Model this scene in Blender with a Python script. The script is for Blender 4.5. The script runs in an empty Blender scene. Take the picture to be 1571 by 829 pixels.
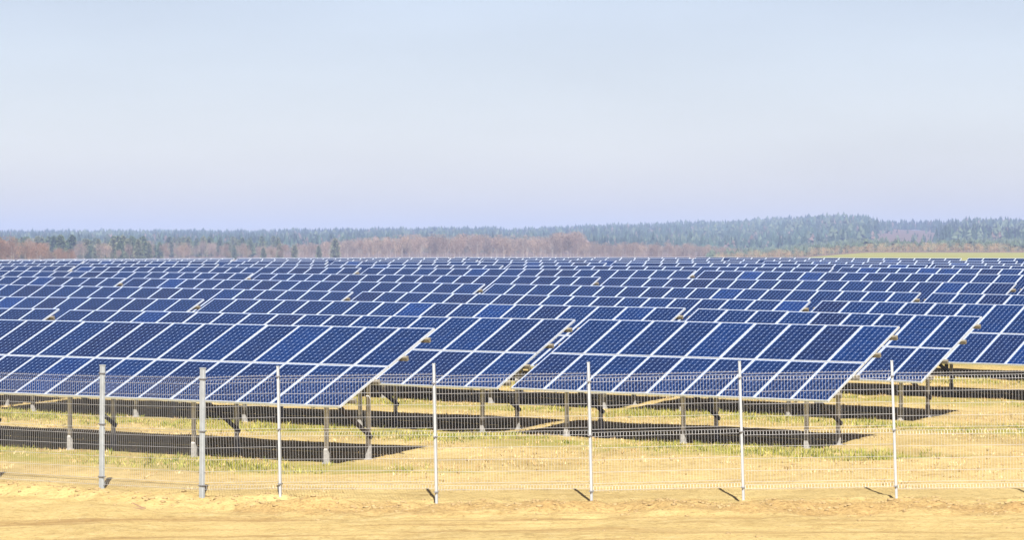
import bpy, math, random
import numpy as np
from mathutils import Matrix, Vector, Euler

random.seed(7)
rng = np.random.default_rng(11)
scene = bpy.context.scene
C = scene.collection

# ------------------------------------------------------------------ camera
F = 4500.0            # focal length in pixels of the 1571 px wide photograph
CX, YH, HC = 785.5, 400.0, 3.86
cam_d = bpy.data.cameras.new('camera')
cam = bpy.data.objects.new('camera', cam_d); C.objects.link(cam)
cam_d.sensor_width = 36.0
cam_d.lens = F / 1571.0 * 36.0
cam_d.clip_start = 0.5
cam_d.clip_end = 20000
cam.location = (0, 0, HC)
cam.rotation_euler = (math.radians(90) - math.atan((414.5 - YH) / F), 0, 0)
scene.camera = cam

# ------------------------------------------------------------------ sky, sun, exposure
SUN_EL, SUN_AZ = math.radians(45), math.radians(4.5)     # azimuth: to the right of straight behind the camera
to_sun = Vector((math.sin(SUN_AZ) * math.cos(SUN_EL), -math.cos(SUN_AZ) * math.cos(SUN_EL), math.sin(SUN_EL)))
world = bpy.data.worlds.new('World'); scene.world = world
world.use_nodes = True
wn, wl = world.node_tree.nodes, world.node_tree.links
bg = wn['Background']
sky = wn.new('ShaderNodeTexSky')
sky.sky_type = 'NISHITA'
sky.sun_disc = False
sky.sun_elevation = SUN_EL
sky.sun_rotation = math.atan2(to_sun.x, to_sun.y)
sky.altitude = 100
sky.air_density = 0.6
sky.dust_density = 1.2
sky.ozone_density = 3.0
tint = wn.new('ShaderNodeMix'); tint.data_type = 'RGBA'; tint.blend_type = 'MULTIPLY'; tint.inputs[0].default_value = 1
tint.inputs[7].default_value = (1.19, 0.870, 0.665, 1)           # white balance of the hazy spring sky
wl.new(sky.outputs[0], tint.inputs[6]); wl.new(tint.outputs[2], bg.inputs[0])
# faint uneven veils in the haze
wtc = wn.new('ShaderNodeTexCoord'); wmp = wn.new('ShaderNodeMapping'); wmp.inputs['Scale'].default_value = (3.0, 3.0, 14.0)
wl.new(wtc.outputs['Generated'], wmp.inputs[0])
wnz = wn.new('ShaderNodeTexNoise'); wnz.inputs['Scale'].default_value = 2.2; wnz.inputs['Detail'].default_value = 5; wl.new(wmp.outputs[0], wnz.inputs['Vector'])
wrp = wn.new('ShaderNodeMapRange'); wrp.inputs[1].default_value = .3; wrp.inputs[2].default_value = .7; wrp.inputs[3].default_value = .96; wrp.inputs[4].default_value = 1.04
wl.new(wnz.outputs['Fac'], wrp.inputs[0])
veil = wn.new('ShaderNodeMix'); veil.data_type = 'RGBA'; veil.blend_type = 'MULTIPLY'; veil.inputs[0].default_value = 1
wl.new(tint.outputs[2], veil.inputs[6]); wl.new(wrp.outputs[0], veil.inputs[7]); wl.new(veil.outputs[2], bg.inputs[0])
bg.inputs[1].default_value = 0.057
sun_d = bpy.data.lights.new('sun', 'SUN')
sun_d.energy = 5.0
sun_d.angle = math.radians(0.53)
sun_d.color = (1.0, 0.95, 0.87)
sun = bpy.data.objects.new('sun', sun_d); C.objects.link(sun)
sun.rotation_euler = to_sun.to_track_quat('Z', 'Y').to_euler()
sun.location = (10, -30, 60)
vs = scene.view_settings
vs.view_transform = 'Standard'; vs.look = 'None'; vs.gamma = 1; vs.use_curve_mapping = False
vs.exposure = 1.75
scene.cycles.volume_bounces = 0
scene.cycles.max_bounces = 6
scene.cycles.volume_max_steps = 64

# ------------------------------------------------------------------ materials
def new_mat(name):
    m = bpy.data.materials.new(name); m.use_nodes = True
    return m, m.node_tree.nodes, m.node_tree.links, m.node_tree.nodes['Principled BSDF']

def noise(n, l, vec, scale, detail=4, rough=0.55):
    t = n.new('ShaderNodeTexNoise'); t.inputs['Scale'].default_value = scale
    t.inputs['Detail'].default_value = detail; t.inputs['Roughness'].default_value = rough
    if vec is not None: l.new(vec, t.inputs['Vector'])
    return t.outputs['Fac']

def ramp(n, l, fac, stops, interp='LINEAR'):
    r = n.new('ShaderNodeValToRGB'); r.color_ramp.interpolation = interp
    e = r.color_ramp.elements
    while len(e) < len(stops): e.new(0.5)
    for el, (p, c) in zip(e, stops):
        el.position = p; el.color = tuple(c) + (1,) if len(c) == 3 else c
    l.new(fac, r.inputs[0]); return r.outputs[0]

def mix(n, l, fac, a, b, blend='MIX'):
    x = n.new('ShaderNodeMix'); x.data_type = 'RGBA'; x.blend_type = blend
    for s, v in ((0, fac), (6, a), (7, b)):
        if hasattr(v, 'links') or hasattr(v, 'node'): l.new(v, x.inputs[s])
        elif s == 0: x.inputs[0].default_value = v
        else: x.inputs[s].default_value = tuple(v) + (1,)
    return x.outputs[2]

def math_(n, l, op, a, b=None, clamp=False):
    x = n.new('ShaderNodeMath'); x.operation = op; x.use_clamp = clamp
    for i, v in enumerate((a, b)):
        if v is None: continue
        if hasattr(v, 'node'): l.new(v, x.inputs[i])
        else: x.inputs[i].default_value = v
    return x.outputs[0]

def flat_metal(name, col, rough, metal, nscale=30, var=0.25):
    m, n, l, b = new_mat(name)
    tc = n.new('ShaderNodeTexCoord')
    f = noise(n, l, tc.outputs['Object'], nscale, 4)
    lo = tuple(c * (1 - var) for c in col); hi = tuple(min(1, c * (1 + var * .6)) for c in col)
    c = ramp(n, l, f, [(0.3, lo), (0.7, hi)])
    l.new(c, b.inputs['Base Color'])
    r = n.new('ShaderNodeMapRange'); r.inputs[3].default_value = rough - .08; r.inputs[4].default_value = rough + .12
    l.new(f, r.inputs[0]); l.new(r.outputs[0], b.inputs['Roughness'])
    b.inputs['Metallic'].default_value = metal
    return m

M = {}
M['alu_frame'] = flat_metal('anodised_aluminium', (0.60, 0.64, 0.69), 0.42, 0.7, 9, .08)
M['galv'] = flat_metal('galvanised_steel', (0.52, 0.51, 0.49), 0.55, 0.1, 14, .2)
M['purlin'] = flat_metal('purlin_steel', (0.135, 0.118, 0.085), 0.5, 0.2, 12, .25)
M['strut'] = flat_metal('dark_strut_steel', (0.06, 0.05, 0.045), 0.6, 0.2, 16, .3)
M['sleeve'] = flat_metal('pale_pile_sleeve', (0.21, 0.205, 0.195), 0.75, 0.0, 18, .3)
M['fence_post'] = flat_metal('fence_post_coating', (0.235, 0.255, 0.27), 0.5, 0.2, 7, .12)
M['white_post'] = flat_metal('white_post_coating', (0.25, 0.265, 0.28), 0.45, 0.1, 7, .1)
M['wire'] = flat_metal('fence_wire_zinc', (0.28, 0.28, 0.285), 0.5, 0.2, 5, .1)
M['clamp'] = flat_metal('dark_clamp', (0.16, 0.16, 0.17), 0.5, 0.5, 20, .3)
M['backsheet'] = flat_metal('darkened_backsheet', (0.13, 0.13, 0.135), 0.6, 0.0, 8, .08)  # white sheet coloured dark to deepen the shade under the tables

def cell_material():
    m, n, l, b = new_mat('solar_cells_under_glass')
    tc = n.new('ShaderNodeTexCoord')
    sp = n.new('ShaderNodeSeparateXYZ'); l.new(tc.outputs['Object'], sp.inputs[0])
    CW, CH = 0.757, 1.519
    u = math_(n, l, 'MULTIPLY_ADD', sp.outputs[0], 6 / CW); u.node.inputs[2].default_value = 3.0
    v = math_(n, l, 'MULTIPLY_ADD', sp.outputs[1], 12 / CH); v.node.inputs[2].default_value = 6.0
    def tri(x):
        f = math_(n, l, 'FRACT', x); d = math_(n, l, 'SUBTRACT', f, 0.5)
        a = math_(n, l, 'ABSOLUTE', d); return math_(n, l, 'MULTIPLY', a, 2.0), f
    fu, fru = tri(u); fv, frv = tri(v)
    gap = math_(n, l, 'GREATER_THAN', math_(n, l, 'MAXIMUM', math_(n, l, 'ADD', fu, 0.0), math_(n, l, 'ADD', fv, -0.025)), 0.966)
    corner = math_(n, l, 'GREATER_THAN', math_(n, l, 'ADD', fu, fv), 1.735)
    # area of the cells, the rest is the pale border of the back sheet
    ou = math_(n, l, 'GREATER_THAN', math_(n, l, 'ABSOLUTE', sp.outputs[0]), CW / 2)
    ov = math_(n, l, 'GREATER_THAN', math_(n, l, 'ABSOLUTE', sp.outputs[1]), CH / 2)
    sheet = math_(n, l, 'MAXIMUM', math_(n, l, 'MAXIMUM', gap, corner), math_(n, l, 'MAXIMUM', ou, ov))
    # two bus bars on each cell
    bb = math_(n, l, 'LESS_THAN', math_(n, l, 'ABSOLUTE', math_(n, l, 'SUBTRACT', fu, 0.5)), 0.022)
    oi = n.new('ShaderNodeObjectInfo')
    tint = ramp(n, l, oi.outputs['Random'], [(0.0, (0.0020, 0.0062, 0.031)), (0.18, (0.0010, 0.0070, 0.037)),
                                            (0.75, (0.0008, 0.0084, 0.043)), (0.94, (0.0008, 0.0094, 0.049)), (1.0, (0.0010, 0.0135, 0.072))])
    # every cell a slightly different blue
    cv = n.new('ShaderNodeCombineXYZ')
    l.new(math_(n, l, 'FLOOR', u), cv.inputs[0]); l.new(math_(n, l, 'FLOOR', v), cv.inputs[1])
    l.new(math_(n, l, 'MULTIPLY', oi.outputs['Random'], 91.0), cv.inputs[2])
    wnz = n.new('ShaderNodeTexWhiteNoise'); l.new(cv.outputs[0], wnz.inputs['Vector'])
    cvr = ramp(n, l, wnz.outputs['Value'], [(0, (0.84, 0.84, 0.86)), (1, (1.14, 1.14, 1.12))])
    cell = mix(n, l, 1.0, tint, cvr, 'MULTIPLY')
    cell = mix(n, l, math_(n, l, 'MULTIPLY', bb, 0.5), cell, (0.1260, 0.1428, 0.1764))
    col = mix(n, l, sheet, cell, (0.11, 0.16, 0.28))
    # dust film
    dn = noise(n, l, tc.outputs['Object'], 2.2, 5)
    col = mix(n, l, ramp(n, l, dn, [(0.45, (0, 0, 0)), (0.85, (0.015, 0.015, 0.015))]), col, (0.14, 0.13, 0.12))
    l.new(col, b.inputs['Base Color'])
    b.inputs['Roughness'].default_value = 0.09
    b.inputs['IOR'].default_value = 1.20
    return m
M['cells'] = cell_material()

# ------------------------------------------------------------------ layout numbers of the solar field
PSI, PITCH, D0, GAP = 0.6190, 7.451, 44.534, 0.343
TILT, SLOPE_L, COLW = math.radians(25.5), 3.18, 0.828
RUN, RISE = SLOPE_L * math.cos(TILT), SLOPE_L * math.sin(TILT)
CLEAR = 0.95                                    # panel edge above the ground
sP, cP = math.sin(PSI), math.cos(PSI)
def rowpt(d, t): return (sP * d + cP * t, cP * d - sP * t)

# ground height under each row (along-row coordinate, height)
ROWZ = {
 1: [(-45.1, .28), (-40.3, .27), (-33.5, .25)],
 2: [(-52.7, .36), (-50.6, .345), (-47, .355), (-42.2, .31), (-37.7, .30), (-35, .29), (-29.5, .24), (-27.6, .22)],
 3: [(-60.2, .53), (-53.8, .52), (-48.3, .5), (-43.1, .45), (-38.2, .40), (-33.7, .36), (-29.4, .30)],
 4: [(-67.8, .77), (-60.5, .72), (-54.4, .66), (-48.5, .60), (-43, .53), (-38, .49), (-32.4, .44)],
 5: [(-75.3, .98), (-67.2, .96), (-60.4, .88), (-53.8, .81), (-47.8, .75), (-42.2, .69), (-36, .61)],
 6: [(-82.8, 1.14), (-74, 1.12), (-66.5, 1.07), (-59.2, 1.02), (-52.6, .95), (-46.4, .90), (-39.6, .87)],
 7: [(-90.4, 1.30), (-80.7, 1.29), (-72.5, 1.29), (-64.6, 1.24), (-57.4, 1.18), (-50.6, 1.15), (-43.2, 1.08)],
 8: [(-97.9, 1.40), (-87.4, 1.41), (-78.6, 1.40), (-70, 1.35), (-62.2, 1.31), (-54.9, 1.30), (-46.8, 1.25)],
 9: [(-105.5, 1.51), (-94.2, 1.54), (-84.6, 1.52), (-75.4, 1.48), (-67, 1.44), (-59.1, 1.40), (-50.4, 1.35)],
 10: [(-113, 1.56), (-100.9, 1.59), (-90.7, 1.61), (-80.8, 1.58), (-71.7, 1.55), (-63.3, 1.49), (-54, 1.42)],
 11: [(-120.6, 1.58), (-96.7, 1.64), (-86.2, 1.68), (-76.5, 1.65), (-67.6, 1.58), (-57.6, 1.54)],
 12: [(-128, 1.60), (-91.6, 1.71), (-81.3, 1.72), (-71.8, 1.68), (-61.2, 1.65)],
}
ROWFIT = {i: np.polyfit([a for a, _ in v], [b for _, b in v], 2) for i, v in ROWZ.items()}

# fence posts: x, y, ground height, height
FENCE = [(-9.15, 51.6, -0.15, 2.2), (-7.01, 50.1, -0.15, 2.21), (-5.14, 48.6, -0.115, 2.18), (-3.80, 48.1, -0.06, 2.17), (-1.22, 47.5, -0.025, 2.2),
         (1.28, 47.1, 0.0, 2.21), (3.71, 47.0, 0.03, 2.2), (6.15, 46.9, 0.045, 2.2), (8.60, 46.8, 0.05, 2.2), (11.05, 46.7, 0.05, 2.2), (13.5, 46.6, 0.05, 2.2), (15.95, 46.5, 0.05, 2.2)]

def design(x, y):
    a, b = x / 20.0, (y - 100) / 50.0
    return np.stack([np.ones_like(a), a, b, a * a, a * b, b * b, a * b * b, b ** 3, a * a * b, b ** 4], -1)
_x, _y, _z, _w = [], [], [], []
for i, v in ROWZ.items():
    for t, z in v:
        X, Y = rowpt(D0 + (i - 1) * PITCH - 1.4, t); _x.append(X); _y.append(Y); _z.append(z); _w.append(1.0)
for X, Y, z, h in FENCE: _x.append(X); _y.append(Y); _z.append(z); _w.append(1.5)
_x, _y, _z, _w = map(np.array, (_x, _y, _z, _w))
GP = np.linalg.lstsq(design(_x, _y) * _w[:, None], _z * _w, rcond=None)[0]

FX = np.array([-30] + [p[0] for p in FENCE] + [40]); FY = np.array([66.0] + [p[1] for p in FENCE] + [45.5])
def sstep(a, b, x):
    t = np.clip((x - a) / (b - a), 0, 1); return t * t * (3 - 2 * t)

# far terrain: heights over distance for a few bearings (bearing given as photo column)
FAR_U = np.array([-400, 0, 200, 400, 600, 745, 785, 900, 1000, 1100, 1180, 1260, 1325, 1350, 1400, 1450, 1500, 1571, 2000], float)
FAR_D = np.array([170, 300, 700, 1000, 1500, 2200, 3000, 3800, 4300, 12000], float)
CREST = 4.5 + np.array([28, 28, 28, 28, 31, 32.5, 29, 35, 37.5, 40.5, 44, 46.5, 45, 38.5, 38.5, 37.5, 40.5, 39.5, 38.])
R = np.clip((FAR_U - 1170) / 150, 0, 1)
FAR_Z = np.stack([1.6 + 0 * R, 1.8 + .3 * R, 2.5 + 1.5 * R, 3.2 + 2.7 * R, 4.2 + 4.8 * R, 11 + 7 * R, CREST * (.68 + .14 * R), CREST, CREST - 6, CREST - 26], 0)
def far_z(x, y):
    yy = np.maximum(y, 100.0)
    u = np.clip(CX + F * x / yy, FAR_U[0], FAR_U[-1])
    d = np.clip(yy, FAR_D[0], FAR_D[-1])
    out = np.zeros_like(u)
    k = np.clip(np.searchsorted(FAR_D, d) - 1, 0, len(FAR_D) - 2)
    f = (d - FAR_D[k]) / (FAR_D[k + 1] - FAR_D[k])
    iu = np.clip(np.searchsorted(FAR_U, u) - 1, 0, len(FAR_U) - 2)
    g = (u - FAR_U[iu]) / (FAR_U[iu + 1] - FAR_U[iu])
    z0 = FAR_Z[k, iu] * (1 - g) + FAR_Z[k, iu + 1] * g
    z1 = FAR_Z[k + 1, iu] * (1 - g) + FAR_Z[k + 1, iu + 1] * g
    return z0 * (1 - f) + z1 * f

def vnoise(x, y, s, seed):
    x = x / s; y = y / s
    xi = np.floor(x).astype(np.int64); yi = np.floor(y).astype(np.int64)
    fx = x - xi; fy = y - yi; fx = fx * fx * (3 - 2 * fx); fy = fy * fy * (3 - 2 * fy)
    def h(a, b):
        v = np.sin(a * 127.1 + b * 311.7 + seed * 74.7) * 43758.5453
        return v - np.floor(v)
    return (h(xi, yi) * (1 - fx) + h(xi + 1, yi) * fx) * (1 - fy) + (h(xi, yi + 1) * (1 - fx) + h(xi + 1, yi + 1) * fx) * fy - 0.5

def ground_z(x, y, detail=True):
    x = np.asarray(x, float); y = np.asarray(y, float)
    base = design(np.clip(x, -28, 24), np.clip(y, 46, 165)) @ GP
    fy = np.interp(x, FX, FY)
    near = y - fy                                  # distance behind the fence line
    z = base - 0.10 * (1 - sstep(-1.3, -0.15, near + 0.35 * vnoise(x, y, 1.1, 3)))   # the track lies a little lower
    z = z - 0.05 * (1 - sstep(-9, -3, near))
    if detail:
        edge = np.exp(-((near + 0.5) / 0.9) ** 2)
        amp = np.where(y < 90, 1.0, 0.0)
        z = z + amp * ((0.05 + 0.06 * edge) * vnoise(x, y, 1.7, 1) + (0.022 + 0.13 * edge) * vnoise(x, y, 0.42, 2) + (0.006 + 0.06 * edge) * vnoise(x, y, 0.2, 5))
        z = z + amp * 0.045 * vnoise(x / 6 + 9, y, 0.8, 8) * (1 - sstep(-2, 0, near))         # wheel tracks along the path
    k = sstep(150, 300, y)
    return z * (1 - k) + far_z(x, y) * k
def gz(x, y, detail=False): return float(ground_z(np.array([x]), np.array([y]), detail)[0])

# ------------------------------------------------------------------ helpers
def tag(o, label=None, cat=None, group=None, kind=None):
    if label: o['label'] = label
    if cat: o['category'] = cat
    if group: o['group'] = group
    if kind: o['kind'] = kind
    return o
def mesh_np(name, verts, faces, mats=(), smooth=False):
    me = bpy.data.meshes.new(name)
    me.from_pydata([tuple(map(float, v)) for v in verts], [], [tuple(map(int, f)) for f in faces])
    for m in mats: me.materials.append(m)
    if smooth: me.polygons.foreach_set('use_smooth', [True] * len(me.polygons))
    me.update(); return me
def mesh_tris(name, V, T, mats=(), col=None, smooth=False):
    """V (n,3) array, T (m,3|4) array; fast path"""
    me = bpy.data.meshes.new(name)
    k = T.shape[1]
    me.vertices.add(len(V)); me.vertices.foreach_set('co', np.ascontiguousarray(V, np.float32).ravel())
    me.loops.add(T.size); me.loops.foreach_set('vertex_index', np.ascontiguousarray(T, np.int32).ravel())
    me.polygons.add(len(T)); me.polygons.foreach_set('loop_start', np.arange(0, T.size, k, dtype=np.int32))
    if smooth: me.polygons.foreach_set('use_smooth', np.ones(len(T), bool))
    if col is not None:
        a = me.color_attributes.new('Col', 'FLOAT_COLOR', 'POINT')
        a.data.foreach_set('color', np.ascontiguousarray(np.concatenate([col, np.ones((len(col), 1))], 1), np.float32).ravel())
    for m in mats: me.materials.append(m)
    me.update(calc_edges=True); me.validate(); return me
def obj(name, data, parent=None, loc=None, rot=None, mat=None):
    o = bpy.data.objects.new(name, data); C.objects.link(o)
    if parent is not None: o.parent = parent
    if loc is not None: o.location = loc
    if rot is not None: o.rotation_euler = rot
    if mat is not None: o.matrix_local = mat
    return o
class MB:
    def __init__(s): s.v, s.f = [], []
    def box(s, x0, x1, y0, y1, z0, z1, skip=()):
        b = len(s.v)
        s.v += [(x, y, z) for z in (z0, z1) for y in (y0, y1) for x in (x0, x1)]
        for k, q in enumerate(((0, 2, 3, 1), (4, 5, 7, 6), (0, 1, 5, 4), (1, 3, 7, 5), (3, 2, 6, 7), (2, 0, 4, 6))):
            if k not in skip: s.f.append(tuple(b + i for i in q))
        return s
    def beam(s, p, q, w, h, up=(0, 0, 1)):
        p, q = Vector(p), Vector(q); a = (q - p).normalized()
        side = a.cross(Vector(up)).normalized(); u = side.cross(a)
        b = len(s.v)
        for e in (p, q):
            for i, j in ((-1, -1), (1, -1), (1, 1), (-1, 1)): s.v.append(tuple(e + side * (w / 2 * i) + u * (h / 2 * j)))
        s.f += [(b, b + 3, b + 2, b + 1), (b + 4, b + 5, b + 6, b + 7)] + [(b + i, b + (i + 1) % 4, b + 4 + (i + 1) % 4, b + 4 + i) for i in range(4)]
        return s
    def prism(s, prof, z0, z1):
        b, n = len(s.v), len(prof)
        s.v += [(x, y, z0) for x, y in prof] + [(x, y, z1) for x, y in prof]
        s.f += [(b + i, b + (i + 1) % n, b + n + (i + 1) % n, b + n + i) for i in range(n)]
        s.f += [tuple(b + i for i in reversed(range(n))), tuple(b + n + i for i in range(n))]
        return s
    def mesh(s, name, *mats, smooth=False): return mesh_np(name, s.v, s.f, mats, smooth)

# ------------------------------------------------------------------ ground sheet
def axis_lines(fine0, fine1, step, lim0, lim1, grow):
    a = list(np.arange(fine0, fine1 + 1e-6, step))
    s, x = step, fine1
    while x < lim1: s *= grow; x += s; a.append(min(x, lim1))
    s, x = step, fine0
    while x > lim0: s *= grow; x -= s; a.insert(0, max(x, lim0))
    return np.array(a)
gx = axis_lines(-13, 13, 0.11, -2600, 2600, 1.10)
gy = np.concatenate([axis_lines(38.5, 56, 0.11, -80, 57, 1.15)[:-1], np.arange(57, 90, 0.22), axis_lines(90, 170, 0.8, 90, 6200, 1.05)])
gy = np.unique(np.round(gy, 4))
GXX, GYY = np.meshgrid(gx, gy)
GZ = ground_z(GXX.ravel(), GYY.ravel())
nx, ny = len(gx), len(gy)
idx = np.arange(nx * ny).reshape(ny, nx)
quads = np.stack([idx[:-1, :-1].ravel(), idx[:-1, 1:].ravel(), idx[1:, 1:].ravel(), idx[1:, :-1].ravel()], 1)

def ground_material():
    m, n, l, b = new_mat('dry_grass_and_sandy_soil')
    g = n.new('ShaderNodeNewGeometry'); pos = g.outputs['Position']
    sp = n.new('ShaderNodeSeparateXYZ'); l.new(pos, sp.inputs[0])
    X, Y = sp.outputs[0], sp.outputs[1]
    f1 = noise(n, l, pos, 0.55, 6, .6); f2 = noise(n, l, pos, 3.2, 6, .65); f3 = noise(n, l, pos, 18.0, 5, .7)
    straw = ramp(n, l, f2, [(0.25, (0.165, 0.112, 0.044)), (0.5, (0.248, 0.190, 0.082)), (0.78, (0.305, 0.243, 0.125))])
    sand = ramp(n, l, f1, [(0.3, (0.245, 0.178, 0.068)), (0.7, (0.292, 0.230, 0.105))])
    col = mix(n, l, ramp(n, l, f1, [(0.38, (0, 0, 0)), (0.62, (1, 1, 1))]), straw, sand)
    # fine speckle of straw, stones and soil
    col = mix(n, l, ramp(n, l, f3, [(0.30, (.55, .55, .55)), (0.46, (0, 0, 0))]), col, (0.115, 0.070, 0.029))
    # long streaks along the track
    mp = n.new('ShaderNodeMapping'); mp.inputs['Scale'].default_value = (0.10, 1.0, 1.0); l.new(pos, mp.inputs[0])
    st = noise(n, l, mp.outputs[0], 2.4, 5, .6)
    track = math_(n, l, 'LESS_THAN', Y, 46.6)
    strk = ramp(n, l, st, [(0.34, (0.75, 0.75, 0.75)), (0.52, (0, 0, 0))])
    col = mix(n, l, math_(n, l, 'MULTIPLY', strk, math_(n, l, 'MULTIPLY', track, 0.85)), col, (0.145, 0.085, 0.034))
    # bare earth in the rough strip under the fence
    dist = math_(n, l, 'ABSOLUTE', math_(n, l, 'SUBTRACT', math_(n, l, 'ADD', Y, math_(n, l, 'MULTIPLY', X, 0.09)), 46.75))
    dist = math_(n, l, 'ADD', dist, math_(n, l, 'MULTIPLY', math_(n, l, 'SUBTRACT', f2, 0.5), 1.6))
    strip = ramp(n, l, dist, [(0.25, (.7, .7, .7)), (0.75, (0, 0, 0))])
    strip = math_(n, l, 'MULTIPLY', strip, math_(n, l, 'GREATER_THAN', X, -4.5))
    col = mix(n, l, strip, col, ramp(n, l, f3, [(0.3, (0.12, 0.075, 0.03)), (0.65, (0.23, 0.155, 0.065))]))
    # grit
    f4 = noise(n, l, pos, 9.0, 6, .75)
    col = mix(n, l, 1.0, col, ramp(n, l, f4, [(0.28, (.78, .75, .70)), (0.5, (1.08, 1.08, 1.07)), (0.75, (1.25, 1.25, 1.24))]), 'MULTIPLY')
    # green growth along the drip lines in front of each row
    d = math_(n, l, 'ADD', math_(n, l, 'MULTIPLY', X, sP), math_(n, l, 'MULTIPLY', Y, cP))
    d = math_(n, l, 'ADD', d, math_(n, l, 'MULTIPLY', math_(n, l, 'SUBTRACT', noise(n, l, pos, 0.9, 3), 0.5), 1.6))
    ph = math_(n, l, 'DIVIDE', math_(n, l, 'SUBTRACT', d, D0 - RUN - 0.35), PITCH)
    tri = math_(n, l, 'ABSOLUTE', math_(n, l, 'SUBTRACT', math_(n, l, 'FRACT', math_(n, l, 'ADD', ph, 0.5)), 0.5))
    gm = ramp(n, l, tri, [(0.05, (1, 1, 1)), (0.26, (0, 0, 0))])
    gpat = ramp(n, l, noise(n, l, pos, 1.3, 5, .7), [(0.36, (0, 0, 0)), (0.52, (0.9, 0.9, 0.9))])
    inf = math_(n, l, 'GREATER_THAN', math_(n, l, 'SUBTRACT', Y, math_(n, l, 'MULTIPLY', math_(n, l, 'MAXIMUM', X, 0.0), 0.35)), 52.3)
    near = math_(n, l, 'LESS_THAN', Y, 190.0)
    gfac = math_(n, l, 'MULTIPLY', math_(n, l, 'MULTIPLY', gm, gpat), math_(n, l, 'MULTIPLY', inf, near))
    olive = ramp(n, l, noise(n, l, pos, 0.45, 6, .7), [(0.44, (0, 0, 0)), (0.62, (0.6, 0.6, 0.6))])
    col = mix(n, l, math_(n, l, 'MULTIPLY', olive, math_(n, l, 'MULTIPLY', inf, near)), col, (0.165, 0.125, 0.045))
    col = mix(n, l, gfac, col, (0.150, 0.138, 0.030))
    # a green crop field beyond the rows on the right and russet heath on the hill
    crop = mix(n, l, noise(n, l, pos, 0.02, 4), (0.130, 0.138, 0.042), (0.180, 0.172, 0.062))
    cm = math_(n, l, 'MULTIPLY', math_(n, l, 'GREATER_THAN', Y, 230.0), math_(n, l, 'LESS_THAN', Y, 1190.0))
    col = mix(n, l, cm, col, crop)
    col = mix(n, l, math_(n, l, 'GREATER_THAN', Y, 1190.0), col, (0.085, 0.06, 0.048))
    l.new(col, b.inputs['Base Color'])
    b.inputs['Roughness'].default_value = 0.95
    b.inputs['Specular IOR Level'].default_value = 0.1
    bp = n.new('ShaderNodeBump'); bp.inputs['Strength'].default_value = 0.8; bp.inputs['Distance'].default_value = 0.04
    l.new(math_(n, l, 'ADD', f3, math_(n, l, 'MULTIPLY', f2, 1.4)), bp.inputs['Height']); l.new(bp.outputs[0], b.inputs['Normal'])
    return m
M['ground'] = ground_material()
ground = obj('ground', mesh_tris('ground', np.stack([GXX.ravel(), GYY.ravel(), GZ], 1), quads, [M['ground']], smooth=True))
tag(ground, 'dry straw-coloured ground with sandy track and grass strips', 'ground', kind='structure')

# ------------------------------------------------------------------ solar panel meshes
PW, PH = 0.818, 1.58
def panel_mesh():
    v = [(-PW / 2 + .004, -PH / 2 + .004, -.004), (PW / 2 - .004, -PH / 2 + .004, -.004), (PW / 2 - .004, PH / 2 - .004, -.004), (-PW / 2 + .004, PH / 2 - .004, -.004)]
    v += [(x, y, -.010) for x, y, z in v]
    me = mesh_np('solar_panel', v, [(0, 1, 2, 3), (7, 6, 5, 4)], [M['cells'], M['backsheet']])
    me.polygons[1].material_index = 1
    return me
def frame_mesh():
    m = MB(); b, h = 0.021, 0.042
    for s in (-1, 1):
        x0, x1 = sorted((s * PW / 2, s * (PW / 2 - b))); m.box(x0, x1, -PH / 2, PH / 2, -h, 0)
        y0, y1 = sorted((s * PH / 2, s * (PH / 2 - b))); m.box(-PW / 2 + b + .0005, PW / 2 - b - .0005, y0, y1, -h, -.0005)
    return m.mesh('frame', M['alu_frame'])
ME_PANEL, ME_FRAME = panel_mesh(), frame_mesh()
CPROF = [(-.036, -.028), (.036, -.028), (.036, .028), (.027, .028), (.027, -.02), (-.027, -.02), (-.027, .028), (-.036, .028)]
ME_SLEEVE = MB().prism([(-.043, -.036), (.043, -.036), (.043, .036), (-.043, .036)], -.25, .27).box(-.06, .06, -.05, .05, -.25, .025).mesh('base_sleeve', M['sleeve'])
MESH_CACHE = {}
def post_mesh(h):
    k = ('post', round(h, 2))
    if k not in MESH_CACHE: MESH_CACHE[k] = MB().prism(CPROF, -.15, k[1]).mesh('post', M['galv'])
    return MESH_CACHE[k]
def purlin_mesh(L):
    k = ('purlin', round(L, 2))
    if k not in MESH_CACHE: MESH_CACHE[k] = MB().box(-.095, L + .095, -.03, .03, -.075, 0).box(-.095, L + .095, .031, .045, -.018, 0).mesh('purlin', M['purlin'])
    return MESH_CACHE[k]
ME_RAFTER = MB().box(-.03, .03, .25, 2.98, -.09, 0).mesh('rafter', M['galv'])

ORD = ['zeroth', 'first', 'second', 'third', 'fourth', 'fifth', 'sixth', 'seventh', 'eighth', 'ninth', 'tenth', 'eleventh', 'twelfth']
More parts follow.
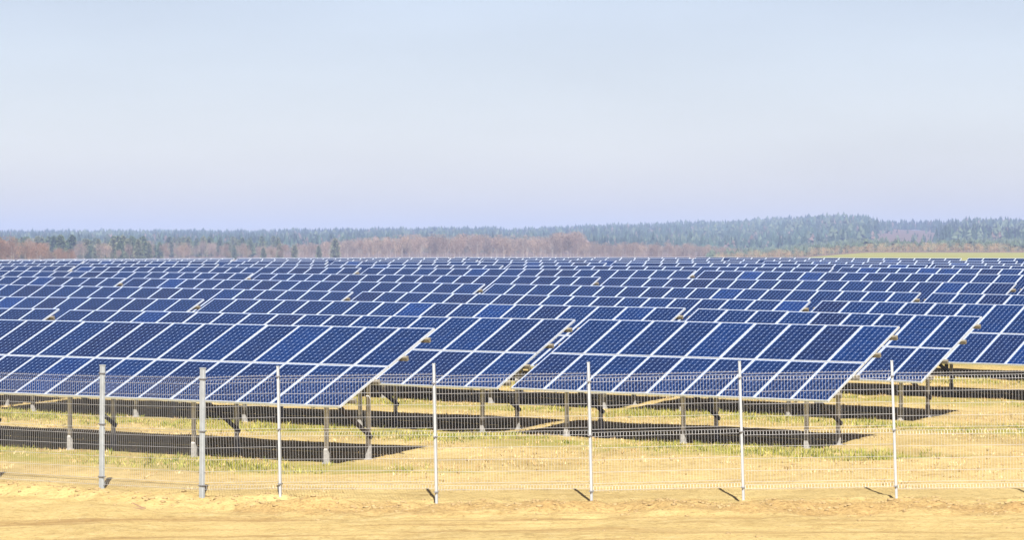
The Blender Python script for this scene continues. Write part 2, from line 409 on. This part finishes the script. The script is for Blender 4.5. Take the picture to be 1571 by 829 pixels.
# per row: position of the right end of the reference table, list of (column count) to the right of it, rows that end in view stop there
TREF = {1: -33.53, 2: -50.62, 3: -52.51, 4: -53.34, 5: -69.25, 6: -69.87, 7: -85.99, 8: -69.31, 9: -69.23, 10: -66.2, 11: -72.5, 12: -79.0}
TABLEN = 18 * COLW + GAP
def build_table(row, t0, ncol, label):
    L = ncol * COLW
    fit = ROWFIT[row]
    za, zb = np.polyval(fit, t0) + CLEAR, np.polyval(fit, t0 + L) + CLEAR
    za += random.uniform(-.012, .012); zb += random.uniform(-.012, .012)
    d_bot = D0 + (row - 1) * PITCH - RUN
    bx, by = rowpt(d_bot + 1.4, t0 + L / 2)
    root = bpy.data.objects.new('solar_table', None); C.objects.link(root)
    root.empty_display_size = .3
    zg = gz(bx, by)
    root.location = (bx, by, zg); root.rotation_euler = (0, 0, -PSI)
    tag(root, label, 'solar table', 'solar panel tables in rows')
    ex = Vector((L, 0, zb - za)).normalized()
    ey = Vector((0, math.cos(TILT), math.sin(TILT))); ey = (ey - ex * ey.dot(ex)).normalized()
    ez = ex.cross(ey)
    o0 = Vector((-L / 2, -1.4, za - zg))
    def place(x, y, z=0.0):
        m = Matrix.Identity(4)
        m.col[0][:3] = ex; m.col[1][:3] = ey; m.col[2][:3] = ez; m.col[3][:3] = o0 + ex * x + ey * y + ez * z
        return m
    for c in range(ncol):
        for k in range(2):
            m = place((c + .5) * COLW, PH / 2 + k * (PH + .02), random.uniform(-.003, .003))
            m = m @ Matrix.Rotation(random.gauss(0, .0015), 4, 'X') @ Matrix.Rotation(random.gauss(0, .0015), 4, 'Y')
            p = obj('solar_panel', ME_PANEL, root, mat=m)
            obj('frame', ME_FRAME, p)
    for fr in (.11, .35, .65, .89):
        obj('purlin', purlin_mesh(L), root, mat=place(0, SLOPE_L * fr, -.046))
    nf = 5 if ncol == 18 else 3
    for j in range(nf):
        x = .90 + j * (L - 1.80) / (nf - 1)
        m = place(x, 0, -.125)
        obj('rafter', ME_RAFTER, root, mat=m)
        ps = []
        for a in (.60, 1.85):
            top = m @ Vector((0.05, a / math.cos(TILT), -.02))
            wx, wy = rowpt(d_bot + top.y + 1.4, t0 + L / 2 + top.x)
            g = gz(wx, wy, True) - zg
            h = top.z - g
            pm = obj('post', post_mesh(h), root, loc=(top.x, top.y, g))
            if row <= 5: obj('base_sleeve', ME_SLEEVE, pm)
            ps.append((top, g))
        if row <= 5:
            (tf, gf), (tr, gr) = ps
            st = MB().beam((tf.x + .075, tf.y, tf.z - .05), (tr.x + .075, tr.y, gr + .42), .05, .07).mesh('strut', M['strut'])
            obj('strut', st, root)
    return root

def px_of(row, t):
    x, y = rowpt(D0 + (row - 1) * PITCH, t); return CX + F * x / y
n_tables = 0
for row in range(1, 13):
    tabs = []
    tr = TREF[row]
    k = 0
    while True:                                # tables to the left
        t1 = tr - k * TABLEN
        if t1 < -46 - row * 7.2 or px_of(row, t1) < -250: break
        tabs.append((t1 - 18 * COLW, 18)); k += 1
    tabs.reverse()
    if row > 1:
        t0 = tr + GAP; first = True
        full = {2: 1, 3: 1}.get(row, 9)
        k = 0
        while True:
            if k < full: n = 18
            elif k == full: n = 9
            else: break
            if px_of(row, t0) > 1571 + 120: break
            tabs.append((t0, n)); t0 += n * COLW + GAP; k += 1
    for j, (t0, n) in enumerate(tabs):
        rw = 'front row nearest the fence' if row == 1 else ORD[row] + ' row from the fence'
        if row == 1 and j == len(tabs) - 1: lb = 'long blue solar panel table ending mid-picture in the front row nearest the fence'
        elif row in (2, 3) and n == 9: lb = 'short nine-column blue solar panel table at right end of ' + ORD[row] + ' row from fence'
        else: lb = 'blue solar panel table in %s, %s from the left' % (rw, ORD[j + 1])
        build_table(row, t0, n, lb); n_tables += 1

# ------------------------------------------------------------------ fence
HW = [(2.03, .0), (1.985, .035), (1.925, .0), (1.74, 0), (1.54, 0), (1.345, 0), (1.16, .0), (1.11, .035), (1.045, .0), (.86, 0), (.665, 0), (.47, 0), (.29, .0), (.245, .035), (.18, .0)]
def mesh_panel_meshes(width):
    VV, TT = [], []
    def tube(pts, r, axis):
        b = len(VV)
        for p in pts:
            for a in range(4):
                c, s_ = math.cos(a * math.pi / 2 + .785) * r, math.sin(a * math.pi / 2 + .785) * r
                VV.append((p[0] + c, p[1] + s_, p[2]) if axis == 'z' else (p[0], p[1] + c, p[2] + s_))
        for i in range(len(pts) - 1):
            for a in range(4):
                q = b + i * 4
                TT.append((q + a, q + (a + 1) % 4, q + 4 + (a + 1) % 4, q + 4 + a))
    n = int(round(width / .05))
    prof = [(2.055, 0)] + HW + [(.155, 0)]
    for i in range(n + 1):
        x = -width / 2 + i * width / n
        tube([(x, y, z) for z, y in prof], .0019, 'z')
    a = mesh_np('vertical_wires', VV, TT, [M['wire']])
    VV, TT = [], []
    for z, y in HW:
        tube([(-width / 2, y - .0075, z), (width / 2, y - .0075, z)], .0033, 'x')
    b = mesh_np('horizontal_wires', VV, TT, [M['wire']])
    return a, b
fence = bpy.data.objects.new('fence', None); C.objects.link(fence)
fence.location = (FENCE[5][0], FENCE[5][1], 0)
tag(fence, 'pale welded wire mesh fence with slim posts before the solar panels', 'fence')
FO = Vector(fence.location)
def rect_tube(w, d, h, bev=.006):
    p = [(-w / 2 + bev, -d / 2), (w / 2 - bev, -d / 2), (w / 2, -d / 2 + bev), (w / 2, d / 2 - bev), (w / 2 - bev, d / 2), (-w / 2 + bev, d / 2), (-w / 2, d / 2 - bev), (-w / 2, -d / 2 + bev)]
    return MB().prism(p, -.25, h)
LEAN = [.2, .6, .8, 1.0, 1.1, 1.3, 1.6, 2.0, 1.2, .7, .9, .5]
for i, (x, y, z, h) in enumerate(FENCE):
    left = i <= 2
    ang = math.atan2(FENCE[1][1] - FENCE[2][1], FENCE[1][0] - FENCE[2][0]) if left else math.atan2(FENCE[5][1] - FENCE[4][1], FENCE[5][0] - FENCE[4][0])
    g = gz(x, y, True)
    w, dd = (.085, .06) if left else (.041, .055)
    p = obj('post', rect_tube(w, dd, z + h - g).mesh('post', M['fence_post'] if left else M['white_post']), fence, loc=Vector((x, y, g)) - FO)
    p.rotation_euler = (random.uniform(-.006, .006), math.radians(-LEAN[i]), ang)
    cap = MB().prism([(a * 1.12, b * 1.12) for a, b in [(-w / 2, -dd / 2), (w / 2, -dd / 2), (w / 2, dd / 2), (-w / 2, dd / 2)]], z + h - g, z + h - g + .018)
    obj('cap', cap.mesh('cap', M['fence_post']), p)
    for zc in (.20, 1.10, 1.97):
        cm = MB().box(-w / 2 - .014, w / 2 + .014, -dd / 2 - .012, dd / 2 + .012, zc - .009, zc + .009).box(-.01, .01, -dd / 2 - .03, -dd / 2 - .0125, zc - .01, zc + .01)
        obj('clamp', cm.mesh('clamp', M['clamp']), p)
PM = {}
for i in range(len(FENCE) - 1):
    a, b = Vector(FENCE[i][:3]), Vector(FENCE[i + 1][:3])
    v = b - a; L = math.hypot(v.x, v.y)
    width = round(L - .07, 2)
    if width not in PM: PM[width] = mesh_panel_meshes(width)
    mid = (a + b) / 2
    pan = obj('mesh_panel', PM[width][0], fence, loc=mid - FO + Vector((0, 0, .0)))
    pan.rotation_euler = (0, -math.atan2(v.z, L) - math.radians([0, 0, .3, .5, .8, .9, .8, .8, .6, .7, .5][i]), math.atan2(v.y, v.x))
    obj('horizontal_wires', PM[width][1], pan)

# ------------------------------------------------------------------ grass tufts and clods on the ground (uncountable)
def leaf_mat(name, rough=.9):
    m, n, l, b = new_mat(name)
    at = n.new('ShaderNodeVertexColor'); at.layer_name = 'Col'
    g = n.new('ShaderNodeNewGeometry')
    f = noise(n, l, g.outputs['Position'], 1.5, 3)
    c = mix(n, l, 1.0, at.outputs[0], ramp(n, l, f, [(0.3, (.8, .8, .8)), (.7, (1.15, 1.15, 1.15))]), 'MULTIPLY')
    l.new(c, b.inputs['Base Color']); b.inputs['Roughness'].default_value = rough; b.inputs['Specular IOR Level'].default_value = .15
    return m
M['tuft'] = leaf_mat('grass_blades')
def tufts(name, x, y, hmin, hmax, cols, blades, spread, width):
    n = len(x); z = ground_z(x, y)
    base = np.stack([x, y, z - .005], 1)
    V = np.zeros((n, blades, 3, 3)); CO = np.zeros((n, blades, 3, 3))
    pick = np.array(cols)[rng.integers(0, len(cols), n)] * rng.uniform(.75, 1.25, (n, 1))
    for k in range(blades):
        a = rng.uniform(0, 2 * math.pi, n); s = rng.uniform(0, spread, n)
        root = base + np.stack([np.cos(a) * s, np.sin(a) * s, 0 * a], 1)
        a2 = rng.uniform(0, math.pi, n); w = width * rng.uniform(.6, 1.4, n)
        sd = np.stack([np.cos(a2) * w, np.sin(a2) * w * .4, 0 * a2], 1)
        h = rng.uniform(hmin, hmax, n); ln = rng.uniform(.2, 1.1, n) * h
        tip = root + np.stack([np.cos(a) * ln, np.sin(a) * ln, h], 1)
        V[:, k, 0] = root - sd; V[:, k, 1] = root + sd; V[:, k, 2] = tip
        CO[:, k] = pick[:, None, :] * rng.uniform(.85, 1.15, (n, 1, 1))
    V = V.reshape(-1, 3); T = np.arange(len(V)).reshape(-1, 3)
    return obj(name, mesh_tris(name, V, T, [M['tuft']], col=CO.reshape(-1, 3)))
N = 16000
x = rng.uniform(-15, 15, N); y = rng.uniform(46, 82, N) ** 1.0
fyx = np.interp(x, FX, FY)
keep = (y - fyx > .1) & (vnoise(x, y, 1.6, 21) + vnoise(x, y, .5, 22) * .6 > .3 - .4 * sstep(2, 9, y - fyx))
x, y = x[keep], y[keep]
o = tufts('dry_grass', x, y, .025, .07, [(0.298, 0.221, 0.106), (0.250, 0.173, 0.072), (0.336, 0.259, 0.144), (0.202, 0.134, 0.053)], 6, .07, .008)
tag(o, 'short dry straw grass on the ground behind the fence', 'grass', kind='stuff')
N = 30000
t = rng.uniform(-75, -18, N); row = rng.integers(1, 7, N)
d = D0 + (row - 1) * PITCH - RUN + rng.normal(-.35, .65, N)
x, y = sP * d + cP * t, cP * d - sP * t
fyx = np.interp(x, FX, FY)
keep = (y > 52.3 + .35 * np.maximum(x, 0)) & (np.abs(x) < 17) & (vnoise(x, y, 1.9, 31) + vnoise(x, y, .6, 32) * .7 > -.02)
o = tufts('green_grass', x[keep], y[keep], .04, .12, [(0.140, 0.132, 0.024), (0.158, 0.158, 0.034), (0.202, 0.182, 0.048), (0.086, 0.101, 0.014)], 6, .08, .009)
tag(o, 'yellow-green grass growing in strips along the panel rows', 'grass', kind='stuff')

def lumps(name, x, y, r0, r1, mat, flat=.6):
    base = np.array([(1, 0, 0), (-1, 0, 0), (0, 1, 0), (0, -1, 0), (0, 0, 1), (0, 0, -1)], float)
    ico = [(0, 2, 4), (2, 1, 4), (1, 3, 4), (3, 0, 4), (2, 0, 5), (1, 2, 5), (3, 1, 5), (0, 3, 5)]
    # one subdivision
    V = list(map(tuple, base)); Fc = []; cache = {}
    def mid(i, j):
        k = (min(i, j), max(i, j))
        if k not in cache:
            p = np.array(V[i]) + np.array(V[j]); p /= np.linalg.norm(p); cache[k] = len(V); V.append(tuple(p))
        return cache[k]
    for a, b_, c in ico:
        ab, bc, ca = mid(a, b_), mid(b_, c), mid(c, a)
        Fc += [(a, ab, ca), (b_, bc, ab), (c, ca, bc), (ab, bc, ca)]
    V = np.array(V); Fc = np.array(Fc); n = len(x); nv = len(V)
    r = rng.uniform(0, 1, n) ** 2.2 * (r1 - r0) + r0
    P = V[None] * (1 + rng.uniform(-.35, .35, (n, nv, 1))) * r[:, None, None] * np.stack([rng.uniform(.8, 1.5, n), rng.uniform(.7, 1.2, n), np.full(n, flat)], 1)[:, None]
    P += np.stack([x, y, ground_z(x, y) + r * .12], 1)[:, None]
    T = (Fc[None] + (np.arange(n) * nv)[:, None, None]).reshape(-1, 3)
    return obj(name, mesh_tris(name, P.reshape(-1, 3), T, [mat]))
def soil_mat():
    m, n, l, b = new_mat('dry_soil')
    g = n.new('ShaderNodeNewGeometry')
    c = ramp(n, l, noise(n, l, g.outputs['Position'], 4, 5), [(.3, (0.16, 0.108, 0.047)), (.7, (0.235, 0.172, 0.08))])
    l.new(c, b.inputs['Base Color']); b.inputs['Roughness'].default_value = .95
    return m
M['soil'] = soil_mat()
n = 1300
x = rng.uniform(-12, 12, n); y = np.interp(x, FX, FY) + rng.normal(-.45, .35, n)
n2 = 160
x = np.concatenate([x, rng.uniform(-12, 12, n2)]); y = np.concatenate([y, rng.uniform(39, 47, n2)])
o = lumps('soil_clods', x, y, .006, .04, M['soil'])
tag(o, 'scattered dry soil clods and pebbles along the fence foot', 'soil', kind='stuff')

# ------------------------------------------------------------------ a broken twig on the track
def at(px, py, Y): return ((px - CX) * Y / F, Y, HC - (py - YH) * Y / F)
def on_ground(px, py):
    lo, hi = 36.0, 60.0
    for _ in range(40):
        Y = (lo + hi) / 2; X = (px - CX) * Y / F
        if HC - (py - YH) * Y / F > gz(X, Y, True): lo = Y
        else: hi = Y
    return ((px - CX) * lo / F, lo, gz((px - CX) * lo / F, lo, True))
def bark(name, c0, c1):
    m, n, l, b = new_mat(name)
    tc = n.new('ShaderNodeTexCoord')
    c = ramp(n, l, noise(n, l, tc.outputs['Object'], 6, 5), [(.3, c0), (.7, c1)])
    l.new(c, b.inputs['Base Color']); b.inputs['Roughness'].default_value = .9
    return m
M['bark'] = bark('twig_bark', (.10, .06, .035), (.22, .14, .08))
tw = MB()
pts = [(-.10, .0, .10), (-.04, .01, .065), (.03, .0, .035), (.11, -.01, .012)]
for a, b_ in zip(pts, pts[1:]): tw.beam(a, b_, .018, .018)
tw.beam((.11, -.01, .015), (-.10, .02, .008), .03, .02); tw.beam((-.1, 0, .1), (-.125, .0, .085), .012, .012)
o = obj('twig', tw.mesh('twig', M['bark']), loc=on_ground(213, 782))
tag(o, 'small broken twig lying on the sandy track before the fence', 'twig')

# ------------------------------------------------------------------ trees
def foliage_mat(name, stops, trans=0.0):
    m, n, l, b = new_mat(name)
    at_ = n.new('ShaderNodeVertexColor'); at_.layer_name = 'Col'
    oi = n.new('ShaderNodeObjectInfo')
    c = mix(n, l, 1.0, ramp(n, l, oi.outputs['Random'], stops), at_.outputs[0], 'MULTIPLY')
    l.new(c, b.inputs['Base Color']); b.inputs['Roughness'].default_value = 1.0; b.inputs['Specular IOR Level'].default_value = .05
    return m
M['bare'] = foliage_mat('bare_twigs', [(0, (.145, .105, .086)), (.35, (.18, .132, .105)), (.7, (.15, .118, .10)), (1, (.21, .155, .115))])
M['russet'] = foliage_mat('russet_twigs', [(0, (.135, .08, .055)), (.5, (.16, .10, .066)), (1, (.125, .082, .062))])
M['tan'] = foliage_mat('tan_twigs', [(0, (0.285, 0.192, 0.099)), (.5, (0.248, 0.149, 0.087)), (1, (0.322, 0.236, 0.124))])
M['needle'] = foliage_mat('pine_needles', [(0, (.046, .068, .036)), (.5, (.060, .084, .042)), (1, (.076, .096, .048))])
M['pale_needle'] = foliage_mat('pale_needles', [(0, (.085, .10, .06)), (1, (.11, .12, .07))])
M['trunk'] = bark('grey_bark', (.14, .12, .105), (.30, .27, .24))
M['pinebark'] = bark('pine_bark', (.10, .065, .045), (.20, .13, .09))

def limb_mesh(h, limbs, r):
    m = MB(); V, Fc = [], []
    def seg(p, q, r0, r1):
        p, q = Vector(p), Vector(q); a = (q - p).normalized(); s_ = a.orthogonal().normalized(); t_ = a.cross(s_); b = len(V)
        for e, rr in ((p, r0), (q, r1)):
            for k in range(5):
                an = k * 2 * math.pi / 5; V.append(tuple(e + s_ * (math.cos(an) * rr) + t_ * (math.sin(an) * rr)))
        for k in range(5): Fc.append((b + k, b + (k + 1) % 5, b + 5 + (k + 1) % 5, b + 5 + k))
    bend = [(0, 0, -.3), (random.uniform(-.1, .1), random.uniform(-.1, .1), h * .35), (random.uniform(-.25, .25), random.uniform(-.25, .25), h * .7), (random.uniform(-.3, .3), random.uniform(-.3, .3), h)]
    for k in range(3): seg(bend[k], bend[k + 1], r * (1 - .3 * k), r * (1 - .3 * (k + 1)))
    for k in range(limbs):
        f = random.uniform(.35, .85); p = Vector((0, 0, h * f)); a = random.uniform(0, 6.28); ln = h * random.uniform(.18, .34)
        seg(p, p + Vector((math.cos(a) * ln * .7, math.sin(a) * ln * .7, ln)), r * .35, r * .08)
    return V, Fc
def bare_tree_meshes(h, w, low, nt, mat, trunk, seed):
    random.seed(seed); r = np.random.default_rng(seed)
    V, Fc = limb_mesh(h * .8, 9, h * .014)
    tm = mesh_np('trunk', V, Fc, [trunk])
    # fine twigs: slivers spread through an uneven crown volume made of several lobes
    lobes = [(r.uniform(-.28, .28) * w, r.uniform(-.28, .28) * w, h * r.uniform(low + .12, .84), w * r.uniform(.16, .34)) for _ in range(9)]
    lobes.append((0, 0, h * .80, w * .24))
    out, cols = [], []
    for i in range(nt):
        lx, ly, lz, lr = lobes[r.integers(len(lobes))]
        dr = r.normal(0, 1, 3); dr /= np.linalg.norm(dr); dr[2] *= 1.25
        p = np.array([lx, ly, lz]) + dr * lr * r.uniform(.15, 1.0) ** .6
        if p[2] > h: p[2] = h - r.uniform(0, .5)
        up = np.array([p[0] - lx * .4, p[1] - ly * .4, h * .16]) + r.normal(0, h * .05, 3); up /= np.linalg.norm(up)
        ln = h * r.uniform(.03, .085); wd = h * r.uniform(.0035, .009)
        sd = np.cross(up, r.normal(0, 1, 3)); sd /= np.linalg.norm(sd)
        out += [p - sd * wd, p + sd * wd, p + up * ln + sd * wd * .3]
        c = r.uniform(.75, 1.25); cols += [(c, c, c)] * 3
    V = np.array(out); T = np.arange(len(V)).reshape(-1, 3)
    return tm, mesh_tris('crown', V, T, [mat], col=np.array(cols))
def conifer_meshes(h, w, low, nt, mat, seed, rounded=0.0):
    random.seed(seed); r = np.random.default_rng(seed)
    V, Fc = limb_mesh(h * .9, 4, h * .013)
    tm = mesh_np('trunk', V, Fc, [M['pinebark']])
    out, cols = [], []
    nb = int(nt / 9)
    for i in range(nb):
        f = r.uniform(0, 1) ** .8
        z = h * (low + (1 - low) * f)
        prof = (1 - f) ** (.75 - .35 * rounded) * (.35 + .65 * min(1, f * 4 + (1 - rounded) * .6))
        rad = w / 2 * max(.06, prof) * r.uniform(.6, 1.15); a = r.uniform(0, 6.283)
        cl = r.uniform(.7, 1.3)
        for k in range(9):
            q = r.uniform(.2, 1)
            p = np.array([math.cos(a) * rad * q, math.sin(a) * rad * q, z - rad * q * .28 * (1 - rounded)]) + r.normal(0, .035 * w, 3)
            d1 = np.array([math.cos(a), math.sin(a), r.uniform(-.3, .5)]) + r.normal(0, .5, 3); d1 /= np.linalg.norm(d1)
            d2 = np.cross(d1, r.normal(0, 1, 3)); d2 /= np.linalg.norm(d2)
            s_ = w * r.uniform(.05, .11)
            out += [p - d2 * s_ * .5, p + d2 * s_ * .5, p + d1 * s_ * 1.3]; cols += [(cl, cl, cl)] * 3
    V = np.array(out); T = np.arange(len(V)).reshape(-1, 3)
    return tm, mesh_tris('crown', V, T, [mat], col=np.array(cols))
def put_tree(name, meshes, x, y, s, label, cat, group, sink=.0):
    e = bpy.data.objects.new(name, None); C.objects.link(e)
    e.location = (x, y, gz(x, y) - sink); e.rotation_euler = (0, 0, random.uniform(0, 6.28)); e.scale = (s * random.uniform(.9, 1.1), s * random.uniform(.9, 1.1), s)
    tag(e, label, cat, group)
    obj('trunk', meshes[0], e); obj('crown', meshes[1], e)
    return e
BARE = [bare_tree_meshes(10, 8.0, .2, 1500, M['bare'], M['trunk'], 100 + k) for k in range(5)]
RUSS = [bare_tree_meshes(10, 8.5, .05, 1700, M['russet'], M['trunk'], 200 + k) for k in range(3)]
BUSH = [bare_tree_meshes(4, 5.0, .0, 900, M['tan'], M['trunk'], 300 + k) for k in range(3)]
PALE = [conifer_meshes(10, 6.0, .10, 2000, M['pale_needle'], 450 + k, .5 + .2 * k) for k in range(3)]
PINE = [conifer_meshes(10, 6.4, .10, 2200, M['needle'], 400 + k, .3 + .3 * (k % 3)) for k in range(5)]
random.seed(99)
def spot(u, Y): return ((u - CX) * Y / F, Y)
# a thicket of russet trees at the far left
for k in range(46):
    u = random.uniform(-60, 118) if k > 14 else random.uniform(-60, 45)
    Y = random.uniform(930, 1080)
    s = (8.8 - max(0, u) * .048 + random.uniform(-1.4, 1.2)) / 10
    put_tree('bare_tree', random.choice(RUSS), *spot(u, Y), max(.3, s), 'russet leafless tree in the thicket behind the panels at far left', 'tree', 'russet trees at the far left')
# wooded rise behind it: conifers with leafless trees between
for k in range(240):
    u = random.uniform(-90, 430); Y = random.uniform(1250, 1900)
    if u > 250 and Y < 1500: Y += 330
    put_tree('pine_tree', random.choice(PINE + PALE), *spot(u, Y), random.uniform(.6, 1.15), 'green conifer in the mixed wood on the left skyline', 'tree', 'conifers of the wood on the left')
for k in range(84):
    u = random.uniform(-90, 440); Y = random.uniform(1150, 1750)
    put_tree('bare_tree', random.choice(BARE), *spot(u, Y), random.uniform(.4, .95), 'leafless brown tree among conifers of the mixed wood on the left', 'tree', 'leafless trees of the wood on the left')
# the long line of leafless trees behind the middle of the field
for k in range(170):
    u = 395 + (k + random.uniform(-.8, .8)) * (1140 - 395) / 170; Y = random.uniform(1400, 1520)
    top = np.interp(u, [395, 440, 520, 640, 700, 760, 830, 850, 885, 905, 1000, 1060, 1140], [379, 376, 367, 361, 359, 362, 364, 357, 358, 372, 373, 374, 383])
    hpx = (400 - top) * Y / F + HC - gz(*spot(u, Y))
    put_tree('bare_tree', random.choice(BARE), *spot(u, Y), max(.45, hpx / 10 * random.uniform(.82, 1.06)), 'leafless grey-brown tree in the long tree line behind the field centre', 'tree', 'leafless trees in the long tree line')
for k, (u, top) in enumerate([(404, 381), (429, 375), (452, 377), (489, 378), (514, 368)]):
    Y = 1385 + k
    hp = (400 - top) * Y / F + HC - gz(*spot(u, Y))
    wh = ['leftmost', 'second', 'third', 'fourth', 'rightmost and tallest'][k]
    put_tree('pine_tree', PALE[k % 3], *spot(u, Y), hp / 10, 'green pine before the brown tree line, %s from left' % wh if k not in (0, 4) else wh + ' green pine before the long brown tree line', 'tree', 'pines before the long tree line')
# tan scrub along the edge of the green field on the right
for k in range(110):
    u = 1100 + (k + random.uniform(-.7, .7)) * (1590 - 1100) / 110; Y = random.uniform(1200, 1290)
    tall = np.interp(u, [1100, 1190, 1260, 1300, 1420, 1540, 1590], [13, 15, 12, 12, 13, 13, 8])
    s = tall * random.uniform(.55, 1.15) * Y / F / 4
    put_tree('bare_bush', random.choice(BUSH), *spot(u, Y), s, 'tan leafless bush along the edge of the green field at right', 'bush', 'tan bushes by the green field')

# ------------------------------------------------------------------ far forest on the hills: one mass
def far_forest():
    N = 30000
    u = rng.uniform(-260, 1850, N); Y = 1900 + rng.uniform(0, 1, N) ** .8 * 1950
    Y = np.where((u > 1085) & (rng.uniform(0, 1, N) < .35), rng.uniform(1310, 1950, N), Y)
    # a clearing with heath on the right hill
    wob = 60 * vnoise(u * 4, Y, 160, 81) + 30 * vnoise(u * 4, Y, 50, 82)
    clr = (u + wob > 1342) & (u + wob < 1452) & (Y > 1560) & (Y < 3200 + 6 * wob)
    keep = ~clr | (rng.uniform(0, 1, N) < .10)
    gap = (u > 1328) & (u < 1350) & (Y > 3200)
    keep &= ~gap | (rng.uniform(0, 1, N) < .3)
    u, Y = u[keep], Y[keep]; N = len(u)
    X = (u - CX) * Y / F; Z = ground_z(X, Y, False)
    kind = rng.uniform(0, 1, N)
    patch = vnoise(X, Y, 140, 61) + .5 * vnoise(X, Y, 45, 62)
    dens = np.clip(vnoise(X, Y, 210, 71) + .7 * vnoise(X, Y, 70, 72), -.55, .6)
    young = (Y < 1950) & (u > 1085)
    pale = young | (patch > .26)
    bare_ = (kind < .05 + .3 * (patch < -.25)) & ~young
    cl2 = clr[keep]
    h = np.clip(rng.normal(9.6, 2.1, N), 5, 15) * np.where(cl2, .5, 1) * np.where(young, .42, np.where(bare_, .85, 1.0))
    w = h * rng.uniform(.28, .55, N) * np.where(pale | bare_, 1.25, 1.0)
    c = np.where(bare_[:, None], [.075, .056, .050], np.where(pale[:, None], [.042, .056, .038], [.017, .029, .020])) * rng.uniform(.7, 1.4, (N, 1)) * np.where(pale | bare_, 1.0, 1 + 1.3 * dens)[:, None]
    tiers, ns = 4, 6
    V = np.zeros((N, tiers, ns + 1, 3)); CO = np.zeros((N, tiers, ns + 1, 3))
    a0 = rng.uniform(0, 6.28, N)
    soft = pale | bare_
    for k in range(tiers):
        f = k / (tiers - 1)
        zb = h * (.10 + .60 * f); zt = np.minimum(h, zb + h * np.where(soft, .30, .42))
        rr = w / 2 * np.where(soft, (.85, 1.0, .92, .6)[k], 1 - .76 * f ** 1.2)
        ox = rng.normal(0, 1, N) * w * .12; oy = rng.normal(0, 1, N) * w * .12
        for q in range(ns):
            an = a0 + q * 6.283 / ns + rng.uniform(-.3, .3, N); r_ = rr * rng.uniform(.5, 1.3, N)
            V[:, k, q] = np.stack([X + ox + np.cos(an) * r_, Y + oy + np.sin(an) * r_, Z + zb + rng.uniform(-.07, .07, N) * h], 1)
        V[:, k, ns] = np.stack([X + ox * .5, Y + oy * .5, Z + zt], 1)
        CO[:, k] = c[:, None, :] * rng.uniform(.8, 1.25, (N, 1, 1))
    base = (np.arange(N * tiers) * (ns + 1))[:, None, None]
    tri = np.array([(q, (q + 1) % ns, ns) for q in range(ns)])[None]
    Vs, Cs, Ts = V.reshape(-1, 3), CO.reshape(-1, 3), (base + tri).reshape(-1, 3)
    m = leaf_mat('forest_foliage', 1.0)
    o = obj('far_forest', mesh_tris('far_forest', np.array(Vs), np.array(Ts), [m], col=np.array(Cs)))
    tag(o, 'hazy blue-green forest covering the low hills on the horizon', 'forest', kind='stuff')
far_forest()

# ------------------------------------------------------------------ haze
m = bpy.data.materials.new('haze_air'); m.use_nodes = True
n, l = m.node_tree.nodes, m.node_tree.links
n.remove(n['Principled BSDF'])
pv = n.new('ShaderNodeVolumePrincipled')
pv.inputs['Color'].default_value = (0.37, 0.485, 0.80, 1)
pv.inputs['Density'].default_value = 2.0e-4
l.new(pv.outputs[0], n['Material Output'].inputs['Volume'])
zmin = float(GZ.min()) - 1.0
hz = obj('haze', MB().box(-2700, 2700, -120, 6400, zmin, 82).mesh('haze', m))
tag(hz, 'thin pale blue haze in the air over the whole field', 'haze', kind='stuff')
print('tables', n_tables, 'objects', len(bpy.data.objects))
